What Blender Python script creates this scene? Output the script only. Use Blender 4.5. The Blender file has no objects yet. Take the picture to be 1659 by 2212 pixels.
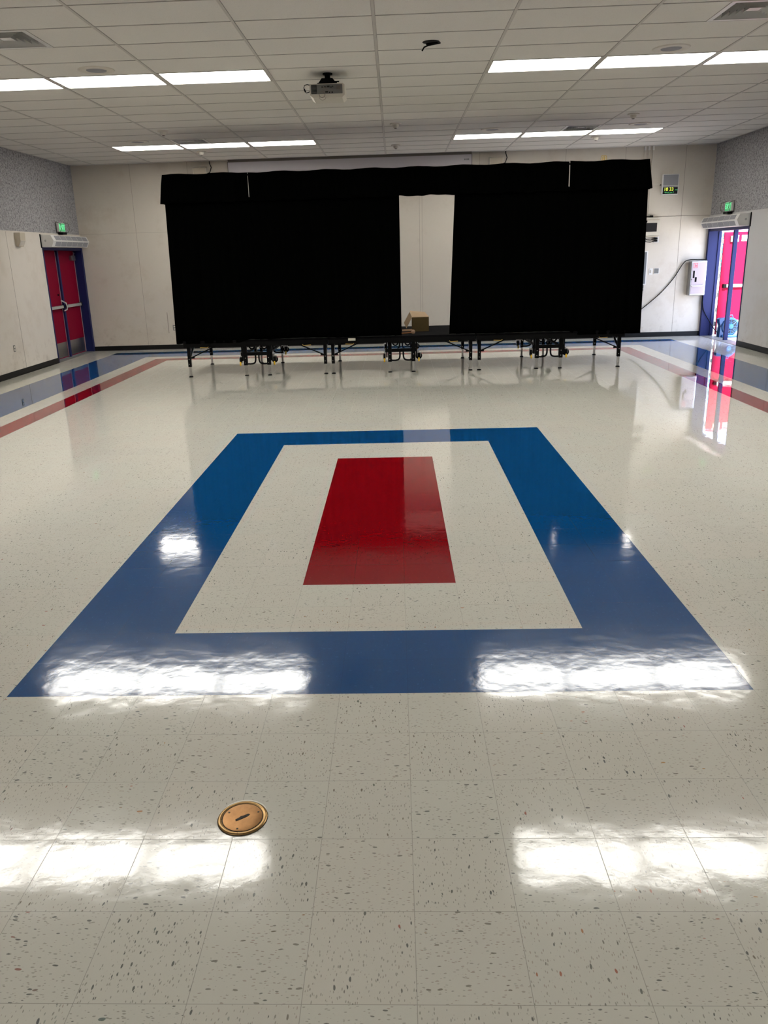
import bpy, bmesh, math, random
from mathutils import Vector, Matrix
random.seed(7)
PI = math.pi
T = .3048
H, WL, WR, YB, YF = 3.8456, -4.9411, 8.4032, 14.4365, -8.95
GX, GY = .4436, 4.5471            # ceiling grid origin, cells 1.2192 x .6096
C = bpy.data.collections.new('scene'); bpy.context.scene.collection.children.link(C)

# ------------------------------------------------------------------ materials
def mat(name, col=(.5,.5,.5), rough=.5, metal=0, spec=.5, emit=None, es=0, coat=0):
    m = bpy.data.materials.new(name); m.use_nodes = True
    b = m.node_tree.nodes['Principled BSDF']
    b.inputs['Base Color'].default_value = (*col, 1)
    b.inputs['Roughness'].default_value = rough
    b.inputs['Metallic'].default_value = metal
    b.inputs['Specular IOR Level'].default_value = spec
    b.inputs['Coat Weight'].default_value = coat
    if emit:
        b.inputs['Emission Color'].default_value = (*emit, 1)
        b.inputs['Emission Strength'].default_value = es
    return m
class NT:
    def __init__(s, m): s.m = m; s.nt = m.node_tree; s.b = s.nt.nodes['Principled BSDF']
    def n(s, t, **k):
        o = s.nt.nodes.new(t)
        for a, v in k.items(): setattr(o, a, v)
        return o
    def l(s, a, b): s.nt.links.new(a, b)
    def put(s, inp, v):
        if hasattr(v, 'links') or isinstance(v, bpy.types.NodeSocket): s.l(v, inp)
        else: inp.default_value = v
    def math(s, op, a, b=0, c=0):
        o = s.n('ShaderNodeMath', operation=op)
        for i, v in enumerate((a, b, c)): s.put(o.inputs[i], v)
        return o.outputs[0]
    def mix(s, f, a, b):
        o = s.n('ShaderNodeMix', data_type='RGBA')
        s.put(o.inputs[0], f)
        for i, v in ((6, a), (7, b)):
            if isinstance(v, bpy.types.NodeSocket): s.l(v, o.inputs[i])
            else: o.inputs[i].default_value = (*v, 1)
        return o.outputs[2]
    def coord(s, scale=(1,1,1), geo=False):
        t = s.n('ShaderNodeNewGeometry') if geo else s.n('ShaderNodeTexCoord')
        mp = s.n('ShaderNodeMapping'); mp.inputs['Scale'].default_value = scale
        s.l(t.outputs['Position' if geo else 'Object'], mp.inputs[0]); return mp.outputs[0]
    def noise(s, vec, scale, detail=2, rough=.5, out='Fac'):
        o = s.n('ShaderNodeTexNoise'); o.inputs['Scale'].default_value = scale
        o.inputs['Detail'].default_value = detail; o.inputs['Roughness'].default_value = rough
        if vec: s.l(vec, o.inputs['Vector'])
        return o.outputs[out]
    def ramp(s, f, stops):
        o = s.n('ShaderNodeValToRGB'); cr = o.color_ramp
        while len(cr.elements) < len(stops): cr.elements.new(.5)
        for e, (p, c) in zip(cr.elements, stops): e.position = p; e.color = (*c, 1) if len(c) == 3 else c
        s.l(f, o.inputs[0]); return o.outputs[0]
    def sstep(s, v, a, b):
        o = s.n('ShaderNodeMapRange', interpolation_type='SMOOTHSTEP')
        s.put(o.inputs[0], v); o.inputs[1].default_value = a; o.inputs[2].default_value = b
        return o.outputs[0]
    def bump(s, h, strength, dist, prev=None):
        o = s.n('ShaderNodeBump'); o.inputs['Strength'].default_value = strength; o.inputs['Distance'].default_value = dist
        s.l(h, o.inputs['Height'])
        if prev: s.l(prev, o.inputs['Normal'])
        return o.outputs[0]

def tile_mat(name, base, kind):
    """vinyl composition tile: flecks follow each tile's own grain direction, waxed surface"""
    m = mat(name, base, .07, 0, .5); k = NT(m); k.b.inputs['IOR'].default_value = 1.62
    g = k.n('ShaderNodeNewGeometry'); sep = k.n('ShaderNodeSeparateXYZ'); k.l(g.outputs['Position'], sep.inputs[0])
    u = k.math('DIVIDE', sep.outputs[0], T); v = k.math('DIVIDE', sep.outputs[1], T)
    iu, iv = k.math('FLOOR', u), k.math('FLOOR', v)
    fu, fv = k.math('SUBTRACT', u, iu), k.math('SUBTRACT', v, iv)
    idv = k.n('ShaderNodeCombineXYZ'); k.l(iu, idv.inputs[0]); k.l(iv, idv.inputs[1]); idv.inputs[2].default_value = .37
    wn = k.n('ShaderNodeTexWhiteNoise', noise_dimensions='3D'); k.l(idv.outputs[0], wn.inputs['Vector'])
    rnd = wn.outputs['Value']; rsep = k.n('ShaderNodeSeparateColor'); k.l(wn.outputs['Color'], rsep.inputs[0])
    r1, r2, r3 = rsep.outputs
    # quarter-turned tiles like a checkerboard: x and y swap roles
    chk = k.math('MODULO', k.math('ABSOLUTE', k.math('ADD', iu, iv)), 2)
    sw = k.math('GREATER_THAN', chk, .5)
    a = k.math('ADD', k.math('MULTIPLY', sep.outputs[0], sw), k.math('MULTIPLY', sep.outputs[1], k.math('SUBTRACT', 1, sw)))
    b = k.math('ADD', k.math('MULTIPLY', sep.outputs[1], sw), k.math('MULTIPLY', sep.outputs[0], k.math('SUBTRACT', 1, sw)))
    vec = k.n('ShaderNodeCombineXYZ'); k.l(a, vec.inputs[0]); k.l(b, vec.inputs[1]); k.l(k.math('MULTIPLY', rnd, 40), vec.inputs[2])
    wob = k.n('ShaderNodeTexNoise'); wob.inputs['Scale'].default_value = 26; wob.inputs['Detail'].default_value = 2
    k.l(vec.outputs[0], wob.inputs['Vector'])
    sh = k.n('ShaderNodeVectorMath', operation='MULTIPLY_ADD'); k.l(wob.outputs['Color'], sh.inputs[0]); sh.inputs[1].default_value = (.012, .012, 0); k.l(vec.outputs[0], sh.inputs[2])
    def flecks(sx, sy, thr, soft, gate):
        mp = k.n('ShaderNodeMapping'); mp.inputs['Scale'].default_value = (sx, sy, 1); k.l(sh.outputs[0], mp.inputs[0])
        vo = k.n('ShaderNodeTexVoronoi'); vo.inputs['Scale'].default_value = 1; vo.inputs['Randomness'].default_value = 1
        k.l(mp.outputs[0], vo.inputs['Vector'])
        cs = k.n('ShaderNodeSeparateColor'); k.l(vo.outputs['Color'], cs.inputs[0])
        size = k.math('MULTIPLY_ADD', cs.outputs[1], thr, thr*.35)
        f = k.math('SUBTRACT', 1, k.sstep(k.math('SUBTRACT', vo.outputs['Distance'], size), -soft, soft))
        return k.math('MULTIPLY', f, k.math('LESS_THAN', cs.outputs[0], gate)), cs.outputs[2]
    f1, c1 = flecks(64, 165, .27, .06, .72)      # fine grey flecks
    f2, c2 = flecks(27, 70, .19, .03, .42)       # larger dark flecks
    f3, c3 = flecks(14, 34, .11, .02, .24)       # rare coloured flecks
    mott = k.noise(vec.outputs[0], 14, 3, .6)
    if kind == 'cream':
        lo = tuple(x*.955 for x in base)
        tint = k.mix(r2, (base[0]*1.01, base[1]*.99, base[2]*.98), (base[0]*.99, base[1]*1.005, base[2]*1.0))
        bc = k.mix(k.math('MULTIPLY', r1, .5), tint, lo)
        bc = k.mix(k.math('MULTIPLY', mott, .12), bc, (base[0]*.8, base[1]*.8, base[2]*.8))
        col1 = k.ramp(c1, [(0,(.16,.15,.12)),(.5,(.27,.255,.21)),(.8,(.33,.24,.2)),(1,(.2,.24,.2))])
        col2 = k.ramp(c2, [(0,(.035,.04,.042)),(.45,(.09,.095,.09)),(.8,(.2,.19,.15)),(1,(.12,.08,.05))])
        col3 = k.ramp(c3, [(0,(.02,.03,.05)),(.3,(.1,.15,.13)),(.52,(.33,.05,.03)),(.7,(.42,.2,.03)),(.85,(.05,.06,.06)),(1,(.12,.14,.1))])
        bc = k.mix(k.math('MULTIPLY', f1, .62), bc, col1); bc = k.mix(k.math('MULTIPLY', f2, .8), bc, col2); bc = k.mix(k.math('MULTIPLY', f3, .8), bc, col3)
        seam = (.2,.185,.15)
    else:
        bc = k.mix(k.math('MULTIPLY', r1, .4), base, tuple(x*.88 for x in base))
        bc = k.mix(k.math('MULTIPLY', mott, .2), bc, tuple(x*.75 for x in base))
        bc = k.mix(k.math('MULTIPLY', f1, .25), bc, tuple(x*.5 for x in base))
        bc = k.mix(k.math('MULTIPLY', f2, .35), bc, tuple(min(1, x*1.5+.02) for x in base))
        seam = tuple(x*.7 for x in base)
    e = k.math('MINIMUM', k.math('MINIMUM', fu, k.math('SUBTRACT', 1, fu)), k.math('MINIMUM', fv, k.math('SUBTRACT', 1, fv)))
    ln = k.math('SUBTRACT', 1, k.sstep(e, .0022, .0042))
    bc = k.mix(k.math('MULTIPLY', ln, .75), bc, seam)
    k.l(bc, k.b.inputs['Base Color'])
    # wax film: long ripples, orange peel, and each tile lying a hair out of level, edges slightly curled
    p = k.coord(geo=True)
    big = k.noise(p, 2.2, 2, .5); mid = k.noise(p, 9, 2, .45); wear = k.sstep(k.math('MULTIPLY', sep.outputs[1], -1), -4.5, -.5)
    mid = k.math('MULTIPLY', mid, k.math('MULTIPLY_ADD', wear, 1.7, .2)); fine = k.math('MULTIPLY', k.noise(p, 90, 2, .6), k.math('MULTIPLY_ADD', wear, 1, .05))
    tilt = k.math('ADD', k.math('MULTIPLY', k.math('SUBTRACT', r2, .5), fu), k.math('MULTIPLY', k.math('SUBTRACT', r3, .5), fv))
    curl = k.sstep(e, .0, .09)
    nrm = k.bump(big, .5, BB); nrm = k.bump(mid, .5, BM, nrm); nrm = k.bump(fine, .25, .0003, nrm)
    nrm = k.bump(tilt, .5, BT, nrm); nrm = k.bump(curl, .5, BC, nrm)
    k.l(nrm, k.b.inputs['Normal'])
    rg = k.math('ADD', k.math('MULTIPLY_ADD', k.noise(p, 5, 3, .6), .03, .012), k.math('MULTIPLY', wear, .075))
    rg = k.math('MULTIPLY_ADD', ln, .3 if kind == 'cream' else .03, rg)
    k.l(rg, k.b.inputs['Roughness'])
    return m
BB, BM, BT, BC = .0018, .0010, .0004, .0001

def wall_mat(name, base, dirt=(.36,.27,.18), amt=.16):
    m = mat(name, base, .55, 0, .35); k = NT(m); p = k.coord(geo=True)
    n1 = k.noise(p, .8, 4, .6); n2 = k.noise(p, 3.5, 4, .65)
    f = k.math('MULTIPLY', k.sstep(k.math('MULTIPLY', n1, n2), .22, .42), amt)
    sep = k.n('ShaderNodeSeparateXYZ'); k.l(p, sep.inputs[0])
    low = k.math('SUBTRACT', 1, k.sstep(sep.outputs[2], .05, .75))
    sc = k.math('MULTIPLY', k.math('MULTIPLY', low, k.sstep(k.noise(p, 6, 4, .7), .5, .75)), .35)
    c = k.mix(f, base, dirt); c = k.mix(sc, c, (.2,.14,.09))
    k.l(c, k.b.inputs['Base Color'])
    k.l(k.bump(k.noise(p, 160, 2), .15, .001), k.b.inputs['Normal'])
    return m
def fibre_mat(name):
    m = mat(name, (.3,.29,.29), .95, 0, .1); k = NT(m); p = k.coord(geo=True)
    n = k.noise(p, 60, 4, .75); w = k.noise(p, 24, 3, .7)
    f = k.math('ADD', k.math('MULTIPLY', n, .6), k.math('MULTIPLY', w, .4))
    k.l(k.ramp(f, [(.40,(.13,.125,.13)),(.48,(.33,.32,.325)),(.55,(.44,.43,.435)),(.64,(.5,.49,.49))]), k.b.inputs['Base Color'])
    k.l(k.bump(f, .9, .02), k.b.inputs['Normal'])
    return m
def acoustic_mat(name):
    m = mat(name, (.70,.68,.63), .95, 0, .1); k = NT(m); p = k.coord(geo=True)
    n = k.noise(p, 120, 3, .7); b = k.noise(p, 1.2, 2)
    c = k.mix(k.math('MULTIPLY', k.sstep(n, .56, .68), .30), (.71,.685,.635), (.42,.39,.35))
    # broad random drift toward a duller tone over all tiles
    c = k.mix(k.math('MULTIPLY', b, .12), c, (.6,.57,.5))
    k.l(c, k.b.inputs['Base Color']); k.l(k.bump(n, .5, .004), k.b.inputs['Normal'])
    return m
def speck_mat(name, base, alt, scale=200, rough=.9, amt=.6):
    m = mat(name, base, rough, 0, .05 if base[0] < .01 else .2); k = NT(m); p = k.coord()
    k.l(k.mix(k.math('MULTIPLY', k.noise(p, scale, 3, .7), amt), base, alt), k.b.inputs['Base Color'])
    return m
def paint(name, base, rough=.4, metal=0, spec=.5, var=.15, scale=6):
    m = mat(name, base, rough, metal, spec); k = NT(m); p = k.coord()
    k.l(k.mix(k.math('MULTIPLY', k.noise(p, scale, 3, .6), var), base, tuple(x*.6 for x in base)), k.b.inputs['Base Color'])
    k.l(k.math('MULTIPLY_ADD', k.noise(p, scale*5, 2), .12, rough-.06), k.b.inputs['Roughness'])
    return m
def cloth_mat(name, c):
    m = mat(name, c, 1, 0, .0); k = NT(m); p = k.coord((1,1,.2))
    k.l(k.mix(k.noise(p, 60, 2), c, tuple(x*1.8 for x in c)), k.b.inputs['Base Color'])
    k.l(k.bump(k.noise(p, 500, 2), .2, .001), k.b.inputs['Normal']); return m
def lens_mat(name, q=1):
    """prismatic acrylic lens lit by two tubes behind it"""
    m = mat(name, (.9,.9,.88), .3); k = NT(m)
    t = k.n('ShaderNodeTexCoord'); sep = k.n('ShaderNodeSeparateXYZ'); k.l(t.outputs['Object'], sep.inputs[0])
    d = k.math('ABSOLUTE', k.math('SUBTRACT', k.math('ABSOLUTE', sep.outputs[1]), .12))
    f = k.math('SUBTRACT', 1, k.sstep(d, .03, .16))
    s = k.math('MULTIPLY_ADD', f, LAMP*.8*q, LAMP*.6*q)
    k.b.inputs['Emission Color'].default_value = (1,.975,.91,1)
    k.l(s, k.b.inputs['Emission Strength']); return m
LAMP = 16.5
M = dict(
    cream=tile_mat('cream_vinyl_tile', (.60,.585,.525), 'cream'), blue=tile_mat('blue_vinyl_tile', (.004,.066,.215), 'c'),
    red=tile_mat('red_vinyl_tile', (.235,.002,.006), 'c'),
    wall=wall_mat('cream_wall_paint', (.66,.61,.54)), wallb=wall_mat('tan_wall_paint', (.60,.55,.475), amt=.2), wallshade=wall_mat('shaded_wall_paint', (.54,.53,.52)), fibre=fibre_mat('wood_fibre_panel'),  # right wall's paint is darkened and greyed to stand for its shade
    seam=mat('wall_seam', (.22,.19,.155), .8), rubber=paint('black_rubber_base', (.004,.004,.004), .5, spec=.25, var=.3),
    acoustic=acoustic_mat('acoustic_tile'), tbar=paint('painted_tee_bar', (.52,.495,.45), .5), tline=mat('tile_joint', (.26,.24,.21), .8),
    lens=lens_mat('lamp_lens'), lenslow=lens_mat('lowered_lamp_lens', .8), lensfill=lens_mat('fill_lamp_lens', .38), white=paint('white_enamel', (.72,.71,.68), .35), cover=paint('cream_plastic', (.62,.58,.5), .4),  # near-row output lowered and rear-row fill set to balance near-floor brightness
    grey=paint('grey_plastic', (.16,.16,.15), .5), dark=paint('dark_void', (.006,.006,.006), .8), black=paint('black_paint', (.0018,.0018,.002), .5, spec=.1),
    mesh=paint('grey_grille', (.28,.28,.30), .6, scale=120, var=.4), curtain=cloth_mat('black_curtain_cloth', (.0007,.0008,.0007)),
    carpet=speck_mat('black_deck_carpet', (.0025,.0025,.003), (.007,.007,.008)), steel=paint('brushed_steel', (.45,.45,.45), .3, 1, .5, .3, 30),
    steelpink=mat('pink_bounce_steel', (.36,.30,.32), .5, .2), chrome=mat('chrome', (.75,.75,.76), .12, 1), alu=paint('aluminium', (.62,.61,.58), .35, .6), doorred=paint('red_door_paint', (.21,.002,.021), .6, spec=.08, var=.08),  # cabinet steel's faint pink stands for light bounced off the red door
    navy=paint('blue_frame_paint', (.012,.017,.085), .5, spec=.2, var=.1), brass=speck_mat('brass', (.36,.19,.08), (.15,.075,.03), 26, .34, .9), brassrim=paint('brass_rim', (.32,.2,.085), .3, 1, .5, .4, 30),
    yellow=paint('yellow_tag', (.75,.45,.02), .5), gold=paint('gold_metal', (.6,.4,.1), .35, .8), card=speck_mat('brown_cardboard', (.33,.21,.12), (.22,.14,.075), 40),
    cardin=speck_mat('cardboard_inside', (.44,.32,.2), (.36,.25,.15), 30), cardprint=speck_mat('printed_cardboard', (.15,.10,.045), (.09,.075,.03), 25), wood=speck_mat('turned_wood', (.34,.15,.06), (.2,.09,.04), 30),
    woodhead=speck_mat('pale_wood', (.42,.27,.18), (.3,.2,.13), 30), bluep=paint('blue_moulded_plastic', (.003,.048,.16), .4), concrete=speck_mat('pale_concrete', (.6,.58,.54), (.5,.48,.44), 5),
    glass=mat('dark_glass', (.02,.02,.022), .08), greyglass=mat('grey_glass', (.17,.18,.19), .25), screenw=paint('screen_casing', (.50,.47,.49), .45), casing=paint('dark_trim', (.16,.14,.12), .6),
    exitg=mat('green_exit_face', (.10,.45,.2), .4, emit=(.08,.75,.25), es=.3), exitl=mat('exit_letters', (.3,.8,.5), .4, emit=(.15,1,.4), es=.8),
    ledy=mat('yellow_led', (.8,.8,.1), .5, emit=(.75,.85,.08), es=1.2), ledg=mat('green_led', (.1,.5,.2), .5, emit=(.03,.32,.12), es=.9),
    redlabel=mat('red_print', (.6,.01,.05), .5), skyblue=mat('bright_blue_paint', (.02,.3,.75), .5), stain=mat('beige_box', (.5,.44,.34), .5), caulk=mat('white_filler', (.8,.78,.7), .5), slotm=mat('dark_slot_tone', (.03,.028,.022), .7),  # last one: flat dark tone for the cleanout's slot, groove, gap and screws
)

# ------------------------------------------------------------------ mesh building
class MB:
    def __init__(s, o=(0,0,0)): s.v = []; s.f = []; s.mi = []; s.o = Vector(o); s.cm = 0
    def add(s, vs, fs):
        n = len(s.v); s.v += [Vector(v) for v in vs]; s.f += [tuple(i+n for i in f) for f in fs]; s.mi += [s.cm]*len(fs)
    def box(s, x0, x1, y0, y1, z0, z1, bev=0):
        if bev <= 0:
            s.add([(x,y,z) for x in (x0,x1) for y in (y0,y1) for z in (z0,z1)],
                  [(0,1,3,2),(4,6,7,5),(0,4,5,1),(2,3,7,6),(0,2,6,4),(1,5,7,3)]); return s
        bm = bmesh.new(); r = bmesh.ops.create_cube(bm, size=1)
        for v in bm.verts: v.co = Vector(((x0+x1)/2+v.co.x*(x1-x0), (y0+y1)/2+v.co.y*(y1-y0), (z0+z1)/2+v.co.z*(z1-z0)))
        bmesh.ops.bevel(bm, geom=bm.edges[:], offset=min(bev, abs(x1-x0)*.45, abs(y1-y0)*.45, abs(z1-z0)*.45), segments=2, affect='EDGES', profile=.5)
        bm.verts.index_update(); s.add([v.co.copy() for v in bm.verts], [tuple(v.index for v in f.verts) for f in bm.faces]); bm.free(); return s
    def frame(s, d):
        d = Vector(d).normalized(); a = Vector((0,0,1)) if abs(d.z) < .95 else Vector((0,1,0))
        u = d.cross(a).normalized(); return u, d.cross(u).normalized()
    def bar(s, a, b, w, h=None, up=None):
        """square bar from a to b"""
        a, b = Vector(a), Vector(b); u, v = s.frame(b-a); h = h or w
        vs = [p+u*(i*w/2)+v*(j*h/2) for p in (a,b) for i, j in ((-1,-1),(1,-1),(1,1),(-1,1))]
        s.add(vs, [(3,2,1,0),(4,5,6,7)]+[(i,(i+1)%4,(i+1)%4+4,i+4) for i in range(4)]); return s
    def cyl(s, a, b, r, r2=None, n=20):
        a, b = Vector(a), Vector(b); u, v = s.frame(b-a); r2 = r if r2 is None else r2
        vs = [p+(u*math.cos(2*PI*i/n)+v*math.sin(2*PI*i/n))*q for p, q in ((a,r),(b,r2)) for i in range(n)]
        s.add(vs, [tuple(range(n))[::-1], tuple(range(n,2*n))]+[(i,(i+1)%n,(i+1)%n+n,i+n) for i in range(n)]); return s
    def tube(s, pts, r, n=10, closed=False):
        pts = [Vector(p) for p in pts]; m = len(pts); rings = []; pu = None
        for i, p in enumerate(pts):
            d = (pts[(i+1)%m]-pts[i-1]) if closed or 0 < i < m-1 else (pts[1]-pts[0] if i == 0 else pts[-1]-pts[-2])
            d.normalize()
            if pu is None: u, v = s.frame(d)
            else: u = (pu-d*pu.dot(d)).normalized(); v = d.cross(u)
            pu = u; rings.append([p+(u*math.cos(2*PI*j/n)+v*math.sin(2*PI*j/n))*r for j in range(n)])
        vs = [q for R in rings for q in R]; fs = []
        for i in range(m if closed else m-1):
            for j in range(n):
                fs.append((i*n+j, i*n+(j+1)%n, ((i+1)%m)*n+(j+1)%n, ((i+1)%m)*n+j))
        if not closed: fs += [tuple(range(n))[::-1], tuple(range((m-1)*n, m*n))]
        s.add(vs, fs); return s
    def lathe(s, prof, c=(0,0,0), axis='z', n=40):
        vs = []; fs = []; m = len(prof); c = Vector(c)
        for r, h in prof:
            for j in range(n):
                a = 2*PI*j/n; x, y = r*math.cos(a), r*math.sin(a)
                vs.append(c+Vector({'z':(x,y,h),'y':(x,h,y),'x':(h,x,y)}[axis]))
        for i in range(m-1):
            for j in range(n): fs.append((i*n+j, i*n+(j+1)%n, (i+1)*n+(j+1)%n, (i+1)*n+j))
        fs += [tuple(range(n))[::-1], tuple(range((m-1)*n, m*n))]; s.add(vs, fs); return s
    def prism(s, pts, axis, a, b):
        """extrude a 2D outline along axis; pts are the two other coordinates in xyz order"""
        n = len(pts)
        def P(p, t): return {'x':(t,p[0],p[1]),'y':(p[0],t,p[1]),'z':(p[0],p[1],t)}[axis]
        s.add([P(p,a) for p in pts]+[P(p,b) for p in pts], [tuple(range(n))[::-1], tuple(range(n,2*n))]+[(i,(i+1)%n,(i+1)%n+n,i+n) for i in range(n)]); return s
    def quad(s, *p): s.add(p, [tuple(range(len(p)))]); return s
    def m(s, i): s.cm = i; return s
    def build(s, name, mats, parent=None, smooth=False, label=None):
        me = bpy.data.meshes.new(name); me.from_pydata([v-s.o for v in s.v], [], s.f)
        for x in (mats if isinstance(mats, (list, tuple)) else [mats]): me.materials.append(M[x])
        for p, i in zip(me.polygons, s.mi): p.material_index = i
        bm = bmesh.new(); bm.from_mesh(me); bmesh.ops.recalc_face_normals(bm, faces=bm.faces[:])
        bm.to_mesh(me); bm.free()
        if smooth:
            for p in me.polygons: p.use_smooth = True
            try: me.set_sharp_from_angle(angle=math.radians(40))
            except Exception: pass
        o = bpy.data.objects.new(name, me); C.objects.link(o)
        if parent: o.parent = parent
        else: o.location = s.o
        if label: o['label'] = label
        return o
def tag(o, label, cat, group=None):
    o['label'] = label; o['category'] = cat
    if group: o['group'] = group
    return o
def struct(o): o['kind'] = 'structure'; return o
def thing(name, loc, label=None, cat=None, group=None, kind=None):
    o = bpy.data.objects.new(name, None); C.objects.link(o); o.location = loc; o.empty_display_size = .1
    if label: o['label'] = label; o['category'] = cat
    if group: o['group'] = group
    if kind: o['kind'] = kind
    return o
def copy_tree(o, parent=None):
    c = o.copy(); C.objects.link(c); c.parent = parent
    for ch in [x for x in bpy.data.objects if x.parent == o]: copy_tree(ch, c)
    return c
def text_mesh(body, size, name, m, parent, loc, rot, depth=.001, align='CENTER'):
    cu = bpy.data.curves.new('t', 'FONT'); cu.body = body; cu.size = size; cu.extrude = depth; cu.align_x = align; cu.align_y = 'CENTER'
    ob = bpy.data.objects.new('t', cu); C.objects.link(ob)
    me = bpy.data.meshes.new_from_object(ob.evaluated_get(bpy.context.evaluated_depsgraph_get()))
    bpy.data.objects.remove(ob); me.materials.clear(); me.materials.append(M[m])
    o = bpy.data.objects.new(name, me); C.objects.link(o); o.parent = parent; o.location = loc; o.rotation_euler = rot
    return o

# ------------------------------------------------------------------ room shell
YR = 40.63*T; MIRROR = YB+YF          # the border runs all round; the room is symmetric front to back
def floor_mesh():
    b = MB()
    X0, X1 = WL-.25, WR+.25
    def ring(n): return (-9-n)*T, (20+n)*T, MIRROR-(YR+n*T), YR+n*T
    rects = [((0,11*T,0,18*T),1),((2*T,9*T,2*T,16*T),0),((4*T,7*T,4*T,14*T),2)]
    xs = {X0, X1}; ys = {YF-.2, YB+.2}
    for n in (0,1,2,5):
        a = ring(n); xs |= {a[0],a[1]}; ys |= {a[2],a[3]}
    for r, _ in rects: xs |= {r[0],r[1]}; ys |= {r[2],r[3]}
    xs, ys = sorted(xs), sorted(ys)
    def inr(p, r): return r[0] < p[0] < r[1] and r[2] < p[1] < r[3]
    for i in range(len(xs)-1):
        for j in range(len(ys)-1):
            p = ((xs[i]+xs[i+1])/2, (ys[j]+ys[j+1])/2); c = 0
            if inr(p, ring(5)) and not inr(p, ring(2)): c = 1
            if inr(p, ring(1)) and not inr(p, ring(0)): c = 2
            for r, k in rects:
                if inr(p, r): c = k
            b.m(c).quad((xs[i],ys[j],0),(xs[i+1],ys[j],0),(xs[i+1],ys[j+1],0),(xs[i],ys[j+1],0))
    b.m(0)
    b.quad((X0,YF-.2,-.12),(X0,YB+.2,-.12),(X1,YB+.2,-.12),(X1,YF-.2,-.12))
    for a, c in (((X0,YF-.2),(X1,YF-.2)),((X1,YF-.2),(X1,YB+.2)),((X1,YB+.2),(X0,YB+.2)),((X0,YB+.2),(X0,YF-.2))):
        b.quad((*a,0),(*a,-.12),(*c,-.12),(*c,0))
    return struct(b.build('floor', ['cream','blue','red']))
floor_mesh()
DY0, DY1, DZ, SPL = 12.45, 14.38, 2.2, 2.465      # door openings and the line between painted panel and fibre panel
def side_wall(name, x, sgn, wm):
    xo = x+sgn*.22; a, c = min(x,xo), max(x,xo); b = MB()
    b.m(0).box(a,c,YF-.2,DY0,-.1,SPL).box(a,c,DY1,YB+.2,-.1,SPL).box(a,c,DY0,DY1,DZ,SPL)
    xi = x+sgn*.018
    b.m(1).box(min(xi,xo),max(xi,xo),YF-.2,YB+.2,SPL,H+.3)
    b.m(0).box(min(x-sgn*.004,xi),max(x-sgn*.004,xi),YF,YB,SPL-.012,SPL+.004)   # cap strip
    b.m(2)
    for y in (11.05-3.66*k for k in range(6)):
        b.box(min(x,x-sgn*.002),max(x,x-sgn*.002),y,y+.004,.1,SPL-.012)
    return struct(b.build(name, [wm,'fibre','seam']))
side_wall('wall_left', WL, -1, 'wall'); side_wall('wall_right', WR, 1, 'wallshade')
b = MB(); b.m(0).box(WL-.22,WR+.22,YB,YB+.2,-.1,H+.3)
b.m(1)
for x in (-3.72,-2.5,-1.28,-.06,1.16,2.345,2.40,3.6): b.box(x,x+.004,YB-.0022,YB,.1,H)
for x in (4.14,5.365,6.585,7.81): b.box(x,x+.005,YB-.0022,YB,.1,H)
b.box(WL,-1.3,YB-.002,YB,2.476,2.479).box(6.8,WR,YB-.003,YB,2.474,2.482)
b.box(-3.236,-3.226,YB-.003,YB,.35,.80)
struct(b.build('wall_back', ['wallb','seam']))
struct(MB().box(WL-.22,WR+.22,YF-.2,YF,-.1,H+.3).build('wall_front', ['wall']))
b = MB(); b.box(WL,WR,YB-.012,YB,0,.10).box(WL,WR,YB-.02,YB,0,.012); struct(b.build('baseboard_back','rubber'))
for nm, x, s in (('baseboard_left',WL,1),('baseboard_right',WR,-1)):
    b = MB()
    for y0, y1 in ((YF,DY0-.01),(DY1+.03,YB)):
        b.box(min(x,x+s*.012),max(x,x+s*.012),y0,y1,0,.10); b.box(min(x,x+s*.02),max(x,x+s*.02),y0,y1,0,.012)
    struct(b.build(nm,'rubber'))
struct(MB().box(WL,WR,YF,YF+.012,0,.10).build('baseboard_front','rubber'))

# ceiling: acoustic tiles laid in a tee-bar grid, openings left for lamps and grilles
cols = list(range(-6, 9)); rows_ = [r for r in range(0, 18)]
rb = [GY+r*.6096 for r in range(-1, 17)]; rb = [GY-1.6*.6096-k*.6096 for k in range(30, -1, -1)] + rb
rb = [y for y in rb if YF < y < YB]; rb = [YF]+rb+[YB]
cb = [GX+c*1.2192 for c in range(-5, 8)]; cb = [x for x in cb if WL+.02 < x < WR-.02]; cb = [WL]+cb+[WR]
ROWS = [GY+12*.6096, GY+3*.6096, GY-2.6*.6096, GY-12.6*.6096]  # last row is unseen, added to brighten the near floor
LC = [-3,-2,-1,2,3,4]
vents = [(GX-2*1.2192, GY), (GX+3.5*1.2192, GY), (GX-2*1.2192, GY+11*.6096), (GX+3.5*1.2192, GY+11*.6096)]
b = MB(); th = .02
for i in range(len(cb)-1):
    for j in range(len(rb)-1):
        x0, x1, y0, y1 = cb[i], cb[i+1], rb[j], rb[j+1]; cx, cy = (x0+x1)/2, (y0+y1)/2
        if any(abs(y0-r) < .05 for r in ROWS) and any(abs(x0-(GX+c*1.2192)) < .05 for c in LC): continue
        v = [p for p in vents if x0-.05 < p[0] < x1-.05 and abs(p[1]-y0) < .05]
        b.m(0)
        if v:
            if v[0][0] > x0+.1: b.box(x0,v[0][0],y0,y1,H,H+th)
            else: b.box(v[0][0]+.6096,x1,y0,y1,H,H+th)
            b.m(2).box(v[0][0]+(.6046 if v[0][0] < x0+.1 else -.005), v[0][0]+(.6146 if v[0][0] < x0+.1 else .005), y0, y1, H-.002, H+.001)
        else: b.box(x0,x1,y0,y1,H,H+th)
b.m(1)
for x in cb[1:-1]:
    b.box(x-.013,x+.013,YF,YB,H-.005,H-.0005); b.m(2).box(x-.016,x+.016,YF,YB,H-.0006,H+.001).m(1)
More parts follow.
